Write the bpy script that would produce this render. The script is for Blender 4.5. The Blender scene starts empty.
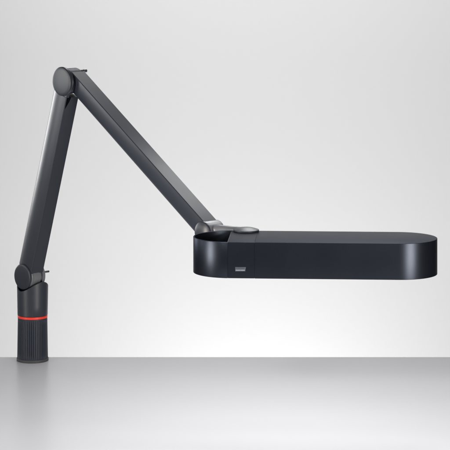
import bpy, bmesh, math, random
from mathutils import Vector, Matrix
random.seed(4)
scene = bpy.context.scene
col = scene.collection
PI = math.pi

# ---------------------------------------------------------------- camera frame
DIST = 4.8                      # camera to lamp head, metres
FPX = 2400.0                    # focal length measured in photo pixels
HORIZON = -130.0                # row of the horizon (shift lens)
BASE_Y = 0.53                   # how far behind the head the post stands
ZC = 490.3 * (DIST + BASE_Y) / FPX

def at(px, py, Y):
    d = Y + DIST
    return Vector(((px - 225) * d / FPX, Y, ZC - (py - HORIZON) * d / FPX))

# ---------------------------------------------------------------- materials
def new_mat(name):
    m = bpy.data.materials.new(name); m.use_nodes = True
    nt = m.node_tree
    return m, nt, nt.nodes['Principled BSDF']

def coat(name, base, rough, grain=0.0, gscale=900, bump=0.0, spec=0.5, metallic=0.0, edge=None, rvar=0.04, brushed=None):
    """satin coating with a fine grain and slightly uneven gloss"""
    m, nt, b = new_mat(name)
    b.inputs['Base Color'].default_value = (*base, 1)
    b.inputs['Specular IOR Level'].default_value = spec
    b.inputs['Metallic'].default_value = metallic
    if edge is not None: b.inputs['Specular Tint'].default_value = (*edge, 1)
    tc = nt.nodes.new('ShaderNodeTexCoord')
    n1 = nt.nodes.new('ShaderNodeTexNoise'); n1.inputs['Scale'].default_value = 14; n1.inputs['Detail'].default_value = 4
    nt.links.new(tc.outputs['Object'], n1.inputs['Vector'])
    mr = nt.nodes.new('ShaderNodeMapRange')
    mr.inputs['To Min'].default_value = rough - rvar; mr.inputs['To Max'].default_value = rough + rvar
    nt.links.new(n1.outputs['Fac'], mr.inputs['Value'])
    nt.links.new(mr.outputs['Result'], b.inputs['Roughness'])
    n2 = nt.nodes.new('ShaderNodeTexNoise'); n2.inputs['Scale'].default_value = gscale; n2.inputs['Detail'].default_value = 2
    if brushed:
        mp = nt.nodes.new('ShaderNodeMapping'); mp.inputs['Scale'].default_value = brushed
        nt.links.new(tc.outputs['Object'], mp.inputs['Vector']); nt.links.new(mp.outputs['Vector'], n2.inputs['Vector'])
    else:
        nt.links.new(tc.outputs['Object'], n2.inputs['Vector'])
    if grain:
        r = nt.nodes.new('ShaderNodeMapRange'); r.inputs['To Min'].default_value = 1 - grain; r.inputs['To Max'].default_value = 1 + grain
        nt.links.new(n2.outputs['Fac'], r.inputs['Value'])
        mx = nt.nodes.new('ShaderNodeVectorMath'); mx.operation = 'SCALE'; mx.inputs[0].default_value = base
        nt.links.new(r.outputs['Result'], mx.inputs['Scale']); nt.links.new(mx.outputs['Vector'], b.inputs['Base Color'])
    if bump:
        bp = nt.nodes.new('ShaderNodeBump'); bp.inputs['Strength'].default_value = bump; bp.inputs['Distance'].default_value = 0.0002
        nt.links.new(n2.outputs['Fac'], bp.inputs['Height']); nt.links.new(bp.outputs['Normal'], b.inputs['Normal'])
    return m

BLK = (0.013, 0.016, 0.024)
M = {}
M['arm']    = coat('arm_coat', (0.022, 0.027, 0.039), 0.33, grain=.2, bump=.25, spec=.5)
M['head']   = coat('head_coat', (0.029, 0.034, 0.044), 0.34, grain=.12, bump=.15, metallic=.96, edge=(.50, .50, .51), spec=.35)
M['joint']  = coat('joint_coat', (0.019, 0.023, 0.033), 0.36, grain=.15, bump=.2, spec=.5)
M['barrel'] = coat('barrel_coat', (0.150, 0.155, 0.168), 0.34, grain=.1, bump=.15, spec=.6)
M['sleeve'] = coat('sleeve_rubber', (0.019, 0.025, 0.038), 0.5, grain=.2, bump=.25, spec=.4)
M['cup']    = coat('cup_coat', (0.022, 0.027, 0.038), 0.42, grain=.15, bump=.2, spec=.45)
M['foot']   = coat('foot_plastic', (0.060, 0.062, 0.068), 0.55, grain=.2, bump=.3, spec=.3)
M['red']    = coat('red_ring', (0.80, 0.045, 0.025), 0.4, spec=.4)
M['steel']  = coat('dark_steel', (0.16, 0.165, 0.175), 0.35, metallic=1.0, bump=.1)
M['inner']  = coat('inner_black', (0.012, 0.013, 0.016), 0.55, spec=.3)
M['badge']  = coat('badge_grey', (0.058, 0.063, 0.078), 0.45, spec=.3)
M['badge_light'] = coat('badge_print', (0.22, 0.24, 0.28), 0.5, spec=.3)
M['badge_dark'] = coat('badge_letter', (0.022, 0.024, 0.032), 0.5, spec=.3)
M['lens']   = coat('lamp_lens', (0.8, 0.82, 0.84), 0.3, spec=.5)
M['desk']   = coat('desk_laminate', (0.70, 0.702, 0.725), 0.31, grain=.012, gscale=420, bump=.06, spec=.24, rvar=.03)
M['edge']   = coat('desk_edging', (0.35, 0.355, 0.36), 0.5, spec=.3)
M['wall']   = coat('wall_paint', (0.80, 0.803, 0.81), 0.9, grain=.008, gscale=60, spec=.1)

# ---------------------------------------------------------------- object helpers
def link(name, bm, m, parent=None, bevel=0, seg=3, angle=35, solid=None):
    bmesh.ops.recalc_face_normals(bm, faces=bm.faces)
    me = bpy.data.meshes.new(name); bm.to_mesh(me); bm.free()
    me.materials.append(m)
    for p in me.polygons: p.use_smooth = True
    me.set_sharp_from_angle(angle=math.radians(angle))
    o = bpy.data.objects.new(name, me); col.objects.link(o)
    if parent: o.parent = parent
    if bevel:
        b = o.modifiers.new('bevel', 'BEVEL'); b.width = bevel; b.segments = seg
        b.limit_method = 'ANGLE'; b.angle_limit = math.radians(angle); b.harden_normals = True
    return o

def loft(bm, rings, cap0=True, cap1=True, closed=True):
    vr = [[bm.verts.new(p) for p in r] for r in rings]
    n = len(rings[0])
    for a, b in zip(vr, vr[1:]):
        for i in range(n if closed else n - 1):
            j = (i + 1) % n
            bm.faces.new((a[i], a[j], b[j], b[i]))
    if cap0: bm.faces.new(vr[0][::-1])
    if cap1: bm.faces.new(vr[-1])
    return vr

def frame_ring(c, u, v, r, n=72):
    return [c + u * (r * math.cos(2*PI*i/n)) + v * (r * math.sin(2*PI*i/n)) for i in range(n)]

def turned(bm, c, axis, prof, n=72):
    """prof: (distance along axis, radius); capped at both ends"""
    axis = axis.normalized()
    u = axis.orthogonal().normalized(); v = axis.cross(u)
    loft(bm, [frame_ring(c + axis * s, u, v, max(r, 1e-5), n) for s, r in prof])

def rounded(s0, s1, r, b, k=5, e0=True, e1=True):
    """cylinder profile with rounded rims"""
    pr = []
    if e0: pr += [(s0 + b*(1-math.cos(t)), r - b + b*math.sin(t)) for t in [i/k*PI/2 for i in range(k)]]
    pr += [(s0 + (b if e0 else 0), r), (s1 - (b if e1 else 0), r)]
    if e1: pr += [(s1 - b + b*math.sin(t), r - b + b*math.cos(t)) for t in [(i+1)/k*PI/2 for i in range(k)]]
    return pr

def box(bm, c, ux, uy, uz, sx, sy, sz):
    vs = [bm.verts.new(c + ux*(sx/2*i) + uy*(sy/2*j) + uz*(sz/2*k)) for i in (-1,1) for j in (-1,1) for k in (-1,1)]
    for f in ((0,1,3,2),(4,6,7,5),(0,4,5,1),(2,3,7,6),(0,2,6,4),(1,5,7,3)):
        bm.faces.new([vs[q] for q in f])

# ---------------------------------------------------------------- axes
ang = math.radians(46)
H = Vector((math.cos(ang), -math.sin(ang), 0))     # horizontal direction the arms reach in
A = Vector((math.sin(ang), math.cos(ang), 0))      # hinge axis, away from the camera
Z = Vector((0, 0, 1))

base0 = at(32.6, 360.3, BASE_Y); base0.z = 0
P0 = at(32.9, 275.2, BASE_Y)
def solve(px, py, P):
    # point P + alpha*H + beta*Z that projects to (px, py)
    k = (px - 225) / FPX
    alpha = (k * (DIST + P.y) - P.x) / (H.x - k * H.y)
    Q = P + H * alpha
    Q.z = at(px, py, Q.y).z
    return Q
P1 = solve(72.3, 80.6, P0)
P2A = solve(209.6, 236.6, P1)          # the upper arm's own axis runs just under the joint
P2 = solve(209.6, 231.6, P1)
print('joints', P0, P1, P2, (P1-P0).length, (P2-P1).length)

lamp = bpy.data.objects.new('magnifier_lamp', None); col.objects.link(lamp)
lamp.empty_display_size = .05
lamp['label'] = 'black articulated task lamp with long oval head, jointed arms and red-ringed round base'
lamp['category'] = 'lamp'

# ---------------------------------------------------------------- base post
pxm = (DIST + BASE_Y) / FPX                        # metres per photo pixel at the post
def zpx(py): return at(0, py, BASE_Y).z
z_rim = zpx(357.4); z_red0 = zpx(317.2); z_red1 = zpx(315.0)
n = 288; NF = 48
rings = []
bm = bmesh.new()
def flute(z, r, depth):
    out = []
    for i in range(n):
        t = 2*PI*i/n
        w = abs(math.sin(t * NF / 2))
        rr = r - depth * (1 - min(1, w*1.9))
        out.append(base0 + Vector((rr*math.cos(t), rr*math.sin(t), z)))
    return out
Rs0, Rs1 = 15.35*pxm, 14.75*pxm
zt = z_red0 - .0005
rings = [flute(z_rim - .002, Rs0-.001, .0), flute(z_rim + .0005, Rs0, .0), flute(z_rim + .002, Rs0, .0013)]
for i in range(1, 7):
    f = i/7; rings.append(flute(z_rim + (zt - z_rim)*f, Rs0 + (Rs1-Rs0)*f, .0013))
rings += [flute(zt - .004, Rs1, .0013), flute(zt - .0015, Rs1, 0), flute(zt, Rs1, 0)]
loft(bm, rings)
post = link('base_post', bm, M['sleeve'], lamp, angle=50)
post['label'] = 'finely ribbed round base sleeve'
bm = bmesh.new(); turned(bm, base0, Z, rounded(0.0, z_rim, 15.95*pxm, .0012), 96)
link('foot_rim', bm, M['foot'], post)
bm = bmesh.new(); turned(bm, base0, Z, rounded(z_red0 - .0002, z_red1 + .0002, 14.95*pxm, .0008), 96)
link('red_ring', bm, M['red'], post)
# cup with saddle-shaped mouth, hollow
bm = bmesh.new()
Rc = 15.05*pxm; th = .0024
z_dip = zpx(289.5); amp = 9.4*pxm
def mouth(t, r):
    d = Vector((math.cos(t), math.sin(t), 0)); u = d.dot(H)
    return z_dip + amp * (abs(u)**1.8)
zc0 = z_red1 + .0003
def ringf(r, f, zoff=0):
    out = []
    r = r * (1 + .034*f)
    for i in range(96):
        t = 2*PI*i/96
        z = zc0 + (mouth(t, r) + zoff - zc0)*f
        out.append(base0 + Vector((r*math.cos(t), r*math.sin(t), z)))
    return out
loft(bm, [ringf(Rc-.0010, 0), ringf(Rc, .02), ringf(Rc, .3), ringf(Rc, .6), ringf(Rc, 1, -.0010), ringf(Rc-.0005, 1, -.0003), ringf(Rc-.0012, 1, 0),
          ringf(Rc-.0019, 1, -.0003), ringf(Rc-th, 1, -.0010), ringf(Rc-th, .6), ringf(Rc-th, .45)], True, True)
link('swivel_cup', bm, M['cup'], post)

# ---------------------------------------------------------------- arms
def arm_section(s0, s1, W, cut=None, k=22):
    """profile in (hinge axis, across arm): flat on the +n side, rounded on the -n side"""
    c = (s0+s1)/2; hw = (s1-s0)/2
    e = .0012
    left = []
    for i in range(k+1):
        f = i/k
        tt = math.sin(f*PI/2)                           # denser where it turns
        w = hw * (1 - tt**2.3)**(1/2.3) if tt < 1 else 0
        t = W/2 - e - (W - e)*tt
        left.append((w, t))
    pts = [(c - hw + e*1.2, W/2)] + [(c - w, t) for w, t in left] + [(c + w, t) for w, t in left[::-1][1:]] + [(c + hw - e*1.2, W/2)]
    if cut is not None: pts = [(min(s, cut), t) for s, t in pts]
    return pts

def sweep(bm, P, d, nrm, sec, l0, l1):
    loft(bm, [[P + A*s + nrm*t + d*l for s, t in sec] for l in (l0, l1)])

d1 = (P1-P0); L1 = d1.length; d1.normalize(); n1 = d1.cross(A).normalized()
if n1.dot(H) < 0: n1 = -n1
d2 = (P2A-P1); L2 = d2.length; d2.normalize(); n2 = d2.cross(A).normalized()
if n2.z < 0: n2 = -n2

DSC = -.0285
bm = bmesh.new()
S0, S1 = DSC+.001, .0085
W1 = .0440; WX = .0125                # the rounded outer side stands WX further out
def outer(sec):
    # stretch the rounded half outwards and let the side face bulge a little towards the flat
    out = []
    for s, t in sec:
        f = (W1/2 - t)/W1
        if t < W1/2 - .0002:
            t = t - WX*f
        c = (S0 + S1)/2
        k = max(0, 1 - f/.55)
        s = s + (.0020*k*k - .0016 if s < c - .003 else 0)
        out.append((s, t))
    return out
sec = outer(arm_section(S0, S1, W1))
def notched(f):
    # the last two points of the flat face open into a V-shaped relief under the elbow
    sm = S0 + .0016 + f*.0125; dp = f*.013
    return [sec[0]] + sec[1:] + [(sm, W1/2), (sm - .0001, W1/2 - dp)]
lv = [(.0160, 0), (.0180, 0), (L1-.058, 0), (L1-.050, .35), (L1-.040, .75), (L1-.030, 1)]
vr = loft(bm, [[P0 + A*s + n1*t + d1*(l + (0.55*max(0, -t - .018) if l < .0165 else 0)) for s, t in notched(f)] for l, f in lv])
bm.faces.ensure_lookup_table()
nr = len(vr[0])
for k_ in range(2, 5):
    for q in (nr-2, nr-1):
        bm.faces[k_*nr + q].material_index = 1  # relief faces coloured black, shade put into the material
o = link('arm', bm, M['arm'], lamp, angle=28)
o.data.materials.append(M['inner'])
o['label'] = 'lower arm rising from the ribbed base'
bm = bmesh.new()
chk = [(min(s, -.0190), max(t, -.0245)) for s, t in arm_section(DSC+.0018, .0075, W1-.0016)]
loft(bm, [[P0 + A*s + n1*t + d1*(l - (q*max(0, -t - .012))) for s, t in chk] for l, q in ((L1-.0305, 0), (L1-.0160, .2), (L1-.004, .9))])
link('fork_cheek', bm, M['arm'], o, angle=28)

bm = bmesh.new()
W2 = .0450; T2 = .0195; F2 = -.0180; OFF2 = .0050
sec2 = arm_section(F2, T2, W2)
Q = P1 + n2*OFF2
loft(bm, [[Q + A*s + n2*(t if t < 0 else t - dz*t/(W2/2)) + d2*l for s, t in sec2] for l, dz in ((.004, 0), (L2-.0150, 0), (L2-.0120, .0012), (L2-.0085, .0060), (L2-.0060, .0120))])
arm2 = link('arm', bm, M['arm'], lamp, angle=28)
arm2['label'] = 'upper arm sloping down to the lamp head'

# ---------------------------------------------------------------- joints
def disc(bm, c, s_front, R, dome=.0014):
    pr = [(-.0000 - dome, 1e-4)] + [(-dome*(1-(q/6)**2.4), R*q/6*.93) for q in range(1, 7)]
    pr += [(.0003, R*.955), (.0008, R*.975), (.0018, R), (.0042, R), (.0046, R*.985)]
    turned(bm, c + A*s_front, A, pr, 96)

def groove_ring(bm, c, s, R, w):
    turned(bm, c, A, [(s, R-.003), (s, R), (s+w, R), (s+w, R-.003)], 96)

def nub(parent, c, s, off, length=.010, r=.0028):
    bm = bmesh.new(); p = c + A*s + off
    turned(bm, p, A, rounded(-.006, length*.55, r*.92, .0004) , 24)
    turned(bm, p, A, rounded(length*.55, length, r, .0009), 24)
    link('bolt', bm, M['steel'], parent)

def joint(c, s0, s1, R, Rd, front, m='barrel', label=None, dome=.0014):
    bm = bmesh.new(); turned(bm, c, A, rounded(s0, s1, R, .0030), 96)
    j = link('joint', bm, M[m], lamp)
    if label: j['label'] = label
    bm = bmesh.new(); disc(bm, c, front, Rd, dome)
    k = link('end_cap', bm, M['joint'], j)
    return j

j0 = joint(P0, DSC+.003, .0150, .0272, .0284, DSC-.0028, label='lowest joint sitting in the base cup')
bm = bmesh.new(); groove_ring(bm, P0, .0005, .0277, .0052); link('bearing_ring', bm, M['steel'], j0, bevel=.0006)
bm = bmesh.new(); turned(bm, P0, A, [(-.0200, .0274), (-.0200, .0277), (-.0035, .0277), (-.0035, .0274)], 96); link('washer', bm, M['barrel'], j0)
nub(j0, P0, .0150, Z*.004 + H*.004, .028, .0023)

j1 = joint(P1, DSC+.003, F2-.0012, .0300, .0316, DSC-.0028, m='joint', label='elbow joint at the top of both arms')
bm = bmesh.new(); turned(bm, P1, A, rounded(F2+.0002, .0125, W2/2+OFF2, .0030, e0=False), 96)
link('hinge_barrel', bm, M['sleeve'], j1)
nub(j1, P1, .0125, Z*.0200 + H*.0065, .0225, .0036)

pxh = (DIST + P2.y) / FPX
j2 = joint(P2, F2-.0005, .0240, .0222, .0228, F2-.0040, dome=.0040, label='joint between upper arm and lamp head')
nub(j2, P2, -.004, Z*.0205 - H*.004, .006, .0022)

# ---------------------------------------------------------------- lamp head (local frame: u along, v back, z up)
yaw = math.radians(-3.3)
HU = Vector((math.cos(yaw), math.sin(yaw), 0)); HV = Vector((-math.sin(yaw), math.cos(yaw), 0))
C0 = at(315, 237, 0)
top = C0.z; HGT = .0712; bot = top - HGT
C0.z = 0
RH = .0772; HS = (.4878 - 2*RH)/2        # end radius, half straight length
def hp(u, v, z): return C0 + HU*u + HV*v + Z*z
U1, U2 = -.1705, -.1175

def outline(u0, u1, inset, k=40):
    """closed outline of the part of the stadium between u0 and u1 (u0 straight cut; round if beyond the ends)"""
    r = RH - inset; pts = []
    if u1 > HS:
        pts += [(HS + r*math.cos(t), r*math.sin(t)) for t in [-PI/2 + PI*i/k for i in range(k+1)]]
    else:
        pts += [(u1 - inset, -r), (u1 - inset, r)]
    pts += [(u0 + inset, r), (u0 + inset, -r)]
    return pts

def slab(bm, u0, u1, z0, z1, b, inset=0):
    rings = []
    for i in range(5):
        t = i/4*PI/2
        rings.append([hp(u, v, z0 + b*(1-math.sin(t))) for u, v in outline(u0, u1, inset + b*(1-math.cos(t)))][:])
    rings = rings[::-1]
    prs = []
    for i in range(5):
        t = (4-i)/4*PI/2
        prs.append((inset + b*(1-math.sin(t)) , z0 + b*(1-math.cos(PI/2 - t)) ))
    rings = []
    for i in range(5):                                  # bottom rim
        t = i/4*PI/2
        rings.append([hp(u, v, z0 + b*(1-math.cos(t))) for u, v in outline(u0, u1, inset + b*(1-math.sin(t)))])
    for i in range(5):                                  # top rim
        t = i/4*PI/2
        rings.append([hp(u, v, z1 - b + b*math.sin(t)) for u, v in outline(u0, u1, inset + b*(1-math.cos(t)))])
    loft(bm, rings)

bm = bmesh.new(); slab(bm, U2 + .0002, HS + 1, bot, top, .0007)
head = link('lamp_head', bm, M['head'], lamp, angle=40)
head['label'] = 'long flat oval lamp housing with rounded right end'
bm = bmesh.new(); slab(bm, U1 + .0002, U2 - .0002, bot + .0002, top - .0001, .0005)
mid = link('hinge_block', bm, M['head'], head, angle=40)
bm = bmesh.new(); slab(bm, U1 - .0021, U2 + .03, bot + .0009, top - .0009, .0002, inset=.0009)
link('inner_frame', bm, M['inner'], head, angle=40)

# open loop at the left end
bm = bmesh.new()
kk = 72; tw = .0030
def loop_path(r):
    pts = [(U1 - .0003, r)]
    pts += [(-HS + r*math.cos(t), r*math.sin(t)) for t in [PI/2 + PI*i/kk for i in range(kk+1)]]
    pts += [(U1 - .0003, -r)]
    pts = [p for i, p in enumerate(pts) if i in (0, len(pts)-1) or p[0] < U1 - .0008]
    return pts
b = .0009
prof = [(RH - b, bot), (RH - b*.3, bot + b*.3), (RH, bot + b), (RH, top - b), (RH - b*.3, top - b*.3), (RH - b, top),
        (RH - tw + b, top), (RH - tw + b*.3, top - b*.3), (RH - tw, top - b), (RH - tw, bot + b), (RH - tw + b*.3, bot + b*.3), (RH - tw + b, bot)]
paths = [loop_path(r) for r, z in prof]
nn = min(len(p) for p in paths)
def loop_pts(r, N=80):
    # angle range so that the path ends exactly at the seam
    out = []
    a0 = math.acos(max(-1, min(1, (U1 - .0003 + HS)/r)))
    for i in range(N+1):
        t = a0 + (2*PI - 2*a0)*i/N
        out.append((-HS + r*math.cos(t), r*math.sin(t)))
    return out
cols = [loop_pts(r) for r, z in prof]
loft(bm, [[hp(*cols[q][i], prof[q][1]) for q in range(len(prof))] for i in range(81)])
loop = link('open_loop', bm, M['head'], head, angle=40)
loop['label'] = 'hollow rounded grip loop at the left end'

# hinge cap on a short spigot behind/at the rear edge of the block
kc = at(246.2, 229.8, .076); kc.z = top
kr = .0262
bm = bmesh.new()
dm = [(0.0, kr*.985), (.0008, kr), (.0030, kr), (.0036, kr*.985)] + [(.0036 + .0052*(1-(q/8)**2.0), kr*.985*q/8) for q in range(7, 0, -1)] + [(.0088, 1e-4)]
turned(bm, kc, Z, dm, 96)
link('hinge_cap', bm, M['cup'], mid)
bm = bmesh.new(); turned(bm, Vector((kc.x, kc.y, 0)), Z, [(bot+.006, kr*.93), (bot+.008, kr*.96), (top+.0003, kr*.96), (top+.0004, kr*.9)], 96)
link('hinge_spigot', bm, M['joint'], mid)

# stem from the last joint to the hinge cap
sp = P2 + A*.0090
tgt = Vector((kc.x, kc.y + .008, top - .0005))
s_from = at(216.8, 229.9, .104)
bm = bmesh.new()
dv = tgt - s_from; L = dv.length
turned(bm, s_from, dv, [(-.0110, 1e-4), (-.0108, .0035), (-.0095, .0070), (-.006, .0098), (0, .0112), (.008, .0110), (L*.5, .0088), (L-.01, .0082), (L, .008)], 64)
link('stem', bm, M['barrel'], lamp)

# lens under the head
bm = bmesh.new()
slabz = bot - .0004
loft(bm, [[hp(u, v, z) for u, v in outline(U2 + .012, HS+1, .012)] for z in (bot - .0009, bot + .001)])
link('lens', bm, M['lens'], head)

# printed badge on the front of the hinge block: small plate with two rows of marks
def fr(px, py):
    """point on the front face in head coordinates"""
    k = (px - 225)/FPX
    # X = C0.x + HU.x*u - HV.x*RH ; Y = C0.y + HU.y*u - HV.y*RH ; X = k*(Y+DIST)
    cx = C0.x - HV.x*RH; cy = C0.y - HV.y*RH
    u = (k*(cy + DIST) - cx)/(HU.x - k*HU.y)
    Y = cy + HU.y*u
    return u, ZC - (py - HORIZON)*(Y + DIST)/FPX
def plate(bm, pts, off, thick):
    q = [fr(*p) for p in pts]
    a_ = [bm.verts.new(hp(u, -RH - off, z)) for u, z in q]
    b_ = [bm.verts.new(hp(u, -RH - off + thick, z)) for u, z in q]
    bm.faces.new(a_); bm.faces.new(b_[::-1])
    for i in range(len(q)):
        j = (i+1) % len(q); bm.faces.new((a_[i], a_[j], b_[j], b_[i]))
bm = bmesh.new()
plate(bm, [(235.2, 267.1), (245.9, 267.1), (245.3, 271.3), (235.2, 271.3)], .0002, .0004)
bd = link('badge', bm, M['badge'], mid)
bd['label'] = 'tiny grey printed maker badge'
bm = bmesh.new()
x = 235.7
for w in (.9, .6, .55, .8, .9, .6, .75, .7, .8):
    plate(bm, [(x, 267.6), (x+w*.22, 267.6), (x+w*.22, 269.1), (x, 269.1)], .0003, .0002)
    if w > .7: plate(bm, [(x+w*.22, 267.6), (x+w*.66, 267.6), (x+w*.66, 267.85), (x+w*.22, 267.85)], .0003, .0002)
    x += w + .28
link('badge_letters', bm, M['badge_dark'], bd)
bm = bmesh.new()
x = 235.8
while x < 244.4:
    w = random.choice((.35, .5, .42))
    plate(bm, [(x, 269.75), (x+w, 269.75), (x+w, 270.75), (x, 270.75)], .0003, .0002)
    x += w + .2
link('badge_print', bm, M['badge_light'], bd)

# ---------------------------------------------------------------- setting: desk and backdrop
deskY = ZC*FPX/(357 - HORIZON) - DIST
bm = bmesh.new()
x0, x1, yf = -1.35, 1.6, -.85
box(bm, Vector((0, (deskY+yf)/2, -.0125)), Vector((1,0,0)), Vector((0,1,0)), Z, x1-x0, deskY-yf, .025)
dk = link('desk_surface', bm, M['desk'], None, bevel=.0012, seg=2); dk['kind'] = 'structure'
bm = bmesh.new()
YB = 2.6
pts = [(-1.9, -2.2), (YB-.9, -2.2)] + [(YB-.9 + .9*math.sin(t), -1.3 - .9*math.cos(t)) for t in [i/16*PI/2 for i in range(1, 16)]] + [(YB, -1.3), (YB, 4.0)]
a_ = [bm.verts.new((-5, y, z)) for y, z in pts]; b_ = [bm.verts.new((5, y, z)) for y, z in pts]
for i in range(len(pts)-1): bm.faces.new((a_[i], b_[i], b_[i+1], a_[i+1]))
bk = link('backdrop', bm, M['wall']); bk['kind'] = 'structure'
sm = bk.modifiers.new('thickness', 'SOLIDIFY'); sm.thickness = .02

# ---------------------------------------------------------------- lights: studio softboxes, plus lamps added to grade desk and backdrop
def area(name, loc, aim, sx, sy, power, color=(1,1,1), spread=180):
    l = bpy.data.lights.new(name, 'AREA'); l.shape = 'RECTANGLE'; l.size = sx; l.size_y = sy
    l.energy = power; l.color = color; l.spread = math.radians(spread)
    o = bpy.data.objects.new(name, l); col.objects.link(o)
    o.location = loc
    o.rotation_euler = (Vector(aim) - Vector(loc)).to_track_quat('-Z', 'Y').to_euler()
    return o
def polar(az, r, z, c=(0, 0)):      # azimuth in degrees left(-)/right(+) of the direction to the camera
    a_ = math.radians(az); return (c[0] + r*math.sin(a_), c[1] - r*math.cos(a_), z)

WARM = (1.0, .92, .84)
area('softbox_left', polar(-64, 1.9, .15, (-.17, 0)), (-.17, 0, .22), .42, 1.6, 7.4, WARM, spread=60)
area('softbox_right', polar(31, 2.2, .10, (.34, 0)), (.34, 0, .22), .80, 1.5, 15, WARM, spread=80)
area('softbox_side', (-1.95, 1.90, .80), (-.35, .4, .72), .9, 1.1, 1.4, spread=36)
area('softbox_high_left', (-2.05, .42, .66), (-.35, .44, .75), .55, .5, .6, spread=50)
area('arm_light', (.37, .56, 1.04), (-.03, .12, .36), .30, .30, .17, spread=50)
area('desk_back', (.35, 2.15, 2.15), (.13, -.68, 0), .9, .5, 1.1, spread=32)
area('desk_rear', (-.05, .64, 1.30), (-.05, .52, 0), 1.0, .25, .55, spread=75)  # added lamp, lifts the rear strip of the desk
area('desk_front', (.95, -2.0, 1.35), (.16, -.55, 0), .9, .5, 1.7, spread=40)
area('desk_front_left', (-.65, -2.0, 1.35), (.10, -.55, 0), .9, .5, 3.6, spread=42)
area('wall_low', (.12, 1.9, -.9), (.12, YB, -.25), .5, .3, 4.9)
area('wall_wide', (.0, 1.0, -1.3), (.0, YB, .1), 2.0, .6, 13.5)
area('wall_high', (0, 1.5, 2.6), (0, YB, .2), 2.4, .8, 13.4, spread=90)

w = bpy.data.worlds.new('World'); scene.world = w; w.use_nodes = True
w.node_tree.nodes['Background'].inputs[0].default_value = (.96, .985, 1.04, 1)
w.node_tree.nodes['Background'].inputs[1].default_value = .19

# ---------------------------------------------------------------- camera
cd = bpy.data.cameras.new('camera'); cam = bpy.data.objects.new('camera', cd); col.objects.link(cam)
cam.location = (0, -DIST, ZC); cam.rotation_euler = (PI/2, 0, 0)
cd.sensor_width = 36; cd.lens = FPX/450*36; cd.shift_x = 0; cd.shift_y = -(225 - HORIZON)/450
cd.clip_end = 100; cd.clip_start = .1
scene.camera = cam
scene.view_settings.view_transform = 'Standard'; scene.view_settings.look = 'None'
scene.view_settings.exposure = 0; scene.view_settings.gamma = 1
scene.render.resolution_x = 1024; scene.render.resolution_y = 1024
